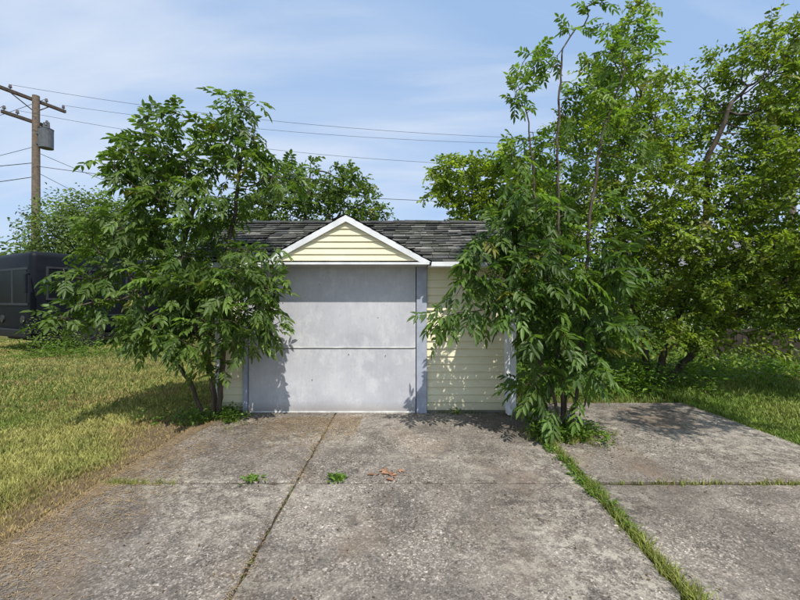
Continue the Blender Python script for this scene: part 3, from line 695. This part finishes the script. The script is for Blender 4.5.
b.box((.0,.2,1.0),(.02,7.3,1.05)); b.box((.0,.2,.75),(.02,7.3,.79))
b.done('window_frames_and_rub_rails',Mt,bus)
b=MB()
for y in (1.5,5.7):
    for x0,x1 in ((-.32,.02),(-2.47,-2.13)):
        b.tube((x0,y,.46),(x1,y,.46),.46,.46,28)
b.done('tyres',simple('tyre_rubber',(.015,.015,.015),.85),bus,.03)
b=MB()
for y in (1.5,5.7):
    b.tube((.0,y,.46),(.035,y,.46),.24,.2,20); b.tube((.03,y,.46),(.07,y,.46),.08,.07,12)
b.tube((-.5,-.03,.95),(-.5,.02,.95),.12,.12,20); b.tube((-1.95,-.03,.95),(-1.95,.02,.95),.12,.12,20)
b.done('hubs_and_headlamps',simple('dull_steel',(.05,.05,.05),.5,.2,metal=.3),bus)
b=MB(); b.tube((-.0,-.02,2.3),(.28,-.18,2.3),.02,.02,8); b.box((.2,-.24,1.75),(.36,-.18,2.3)); b.done('mirror',Mb,bus,.02)

# ---------------------------------------------------------------- utility poles and cables
M_pole=simple('creosote_pole_wood',(.16,.125,.095),.9,.35,9,bump=.3); M_arm=simple('crossarm_wood',(.09,.07,.055),.9,.3); M_can=simple('transformer_grey',(.10,.11,.12),.5,.2)
def arm(mb,c,d,L,s=.06):
    d=Vector(d).normalized(); a=math.atan2(d.y,d.x); M=Matrix.Translation(Vector(c))@Matrix.Rotation(a,4,'Z'); mb.box((-L/2,-s,-s),(L/2,s,s),M=M); return M
pole=empty('utility_pole',(-18.2,20,0))
b=MB(); b.tube((0,0,0),(0,0,11.75),.2,.15,14); b.done('pole_shaft',M_pole,pole,smooth=False)
b=MB(); M1=arm(b,(-.2,-.2,11.55),(.38,.93,0),3.2,.07); M2=arm(b,(-.25,-.25,10.45),(.38,.93,0),1.9,.07)
b.tube((-.1,-.1,11.0),(-.45,-.95,11.5),.025,.025,6); b.tube((-.1,.1,11.0),(.15,.6,11.5),.025,.025,6); b.done('crossarms',M_arm,pole)
b=MB()
ins=[]
for M,xs in ((M1,(-1.5,-.7,.75,1.5)),(M2,(-.85,-.35,.85))):
    for x in xs:
        p=M@Vector((x,0,.06)); b.tube(p,p+Vector((0,0,.1)),.02,.02,6); b.tube(p+Vector((0,0,.1)),p+Vector((0,0,.24)),.075,.05,10); ins.append(p+Vector((-18.2,20,.24)))
b.done('insulators',simple('porcelain',(.12,.1,.1),.3),pole)
b=MB(); b.tube((.55,-.05,9.1),(.55,-.05,10.05),.3,.3,18); b.tube((.55,-.05,10.05),(.55,-.05,10.15),.32,.12,18); b.tube((.45,-.05,10.15),(.45,-.05,10.4),.05,.04,8); b.tube((.68,-.05,10.15),(.68,-.05,10.4),.05,.04,8)
b.box((.1,-.12,9.3),(.3,.02,9.4)); b.box((.1,-.12,9.8),(.3,.02,9.9)); b.done('transformer',M_can,pole)
pole2=empty('utility_pole',(19.6,20,0))
b=MB(); b.tube((0,0,0),(0,0,9.9),.2,.14,14); b.done('pole_shaft',M_pole,pole2)
b=MB(); arm(b,(-.1,-.2,9.5),(.9,.3,0),2.4); arm(b,(-.1,-.2,8.4),(.9,.3,0),1.6); b.done('crossarms',M_arm,pole2)
b=MB(); b.tube((-.5,-.3,6.8),(-.5,-.3,7.7),.27,.27,16); b.done('transformer',M_can,pole2)
cab=MB()
def wire(a,c,sag,r=.012,n=28):
    a=Vector(a);c=Vector(c);pv=None
    for i in range(n+1):
        t=i/n; p=a.lerp(c,t)-Vector((0,0,sag*4*t*(1-t)))
        if pv is not None: cab.tube(pv,p,r,r,5,caps=False)
        pv=p
wire(ins[1],(19.0,19.8,9.6),1.0,.008); wire(ins[3],(20.4,20.1,9.6),.95,.008)
wire(ins[5],(19.5,19.7,8.5),1.3,.008); wire((-18.1,19.9,8.2),(19.7,19.9,6.6),.9,.014)
wire(ins[0],(-45,26,12),.8); wire(ins[2],(-45,29,12),.8); wire(ins[4],(-45,27,9.0),.7); wire((-18.3,20,9.2),(-45,24,7.4),.7); wire((-18.3,20,8.4),(-40,14,6.4),.7,.018); wire((-18.3,20,7.7),(-40,15,5.4),.8,.018); wire((-18.1,20,7.9),(-14,34,5.5),.5)
wire((-18.1,20,8.9),(-12,34,7.5),.4)
cab.done('overhead_cables',simple('cable_black',(.03,.03,.032),.6),None)

# ---------------------------------------------------------------- wooden fence (right rear) and neighbouring house
fn=empty('wooden_fence'); b=MB()
x=7.2
while x<16:
    hgt=.85+random.uniform(-.03,.03); yy=9.3+(x-6)*.06; b.box((x,yy,.02),(x+.13,yy+.02,hgt)); x+=.145
b.done('pickets',simple('weathered_fence',(.045,.035,.028),.9,.35,8),fn)
b=MB()
for k in range(5): b.box((7.2+2.1*k,9.41+.126*k,0),(7.29+2.1*k,9.50+.126*k,.95))
b.done('posts',M_arm,fn)
def house(name,loc,rot,w,d,h,rz,wall,roof):
    e=empty(name,loc,rot); b=MB(); b.box((-w/2,-d/2,0),(w/2,d/2,h)); b.quad([(-w/2,-d/2,h),(-w/2,d/2,h),(-w/2,0,rz)]); b.quad([(w/2,-d/2,h),(w/2,d/2,h),(w/2,0,rz)]); b.done('walls',wall,e)
    b=MB(); o=.4; sl=(rz-h)/(d/2)
    for s in (1,-1):
        a=[Vector((-w/2-o,s*(d/2+o),h-o*sl)),Vector((w/2+o,s*(d/2+o),h-o*sl)),Vector((w/2+o,0,rz+.02)),Vector((-w/2-o,0,rz+.02))]
        b.quad(a); b.quad([p+Vector((0,0,.15)) for p in a]); b.quad([a[0],a[1],a[1]+Vector((0,0,.15)),a[0]+Vector((0,0,.15))])
    b.done('roof',roof,e)
    b=MB()
    for x in (-w*.3,0,w*.3): b.box((x-.5,-d/2-.03,1.1),(x+.5,-d/2-.005,2.4))
    b.done('windows',Mg,e)
    b=MB()
    for x in (-w*.3,0,w*.3):
        b.box((x-.6,-d/2-.04,1.0),(x-.5,-d/2-.004,2.5)); b.box((x+.5,-d/2-.04,1.0),(x+.6,-d/2-.004,2.5)); b.box((x-.499,-d/2-.04,2.4),(x+.499,-d/2-.004,2.5)); b.box((x-.499,-d/2-.04,1.0),(x+.499,-d/2-.004,1.1))
    b.done('window_trim',M_white,e)
house('white_house',(15.5,20,0),-.1,8,7,2.8,4.6,simple('white_wall',(.62,.62,.6),.7),simple('grey_roof',(.16,.16,.17),.9,.3,3))
print('done')
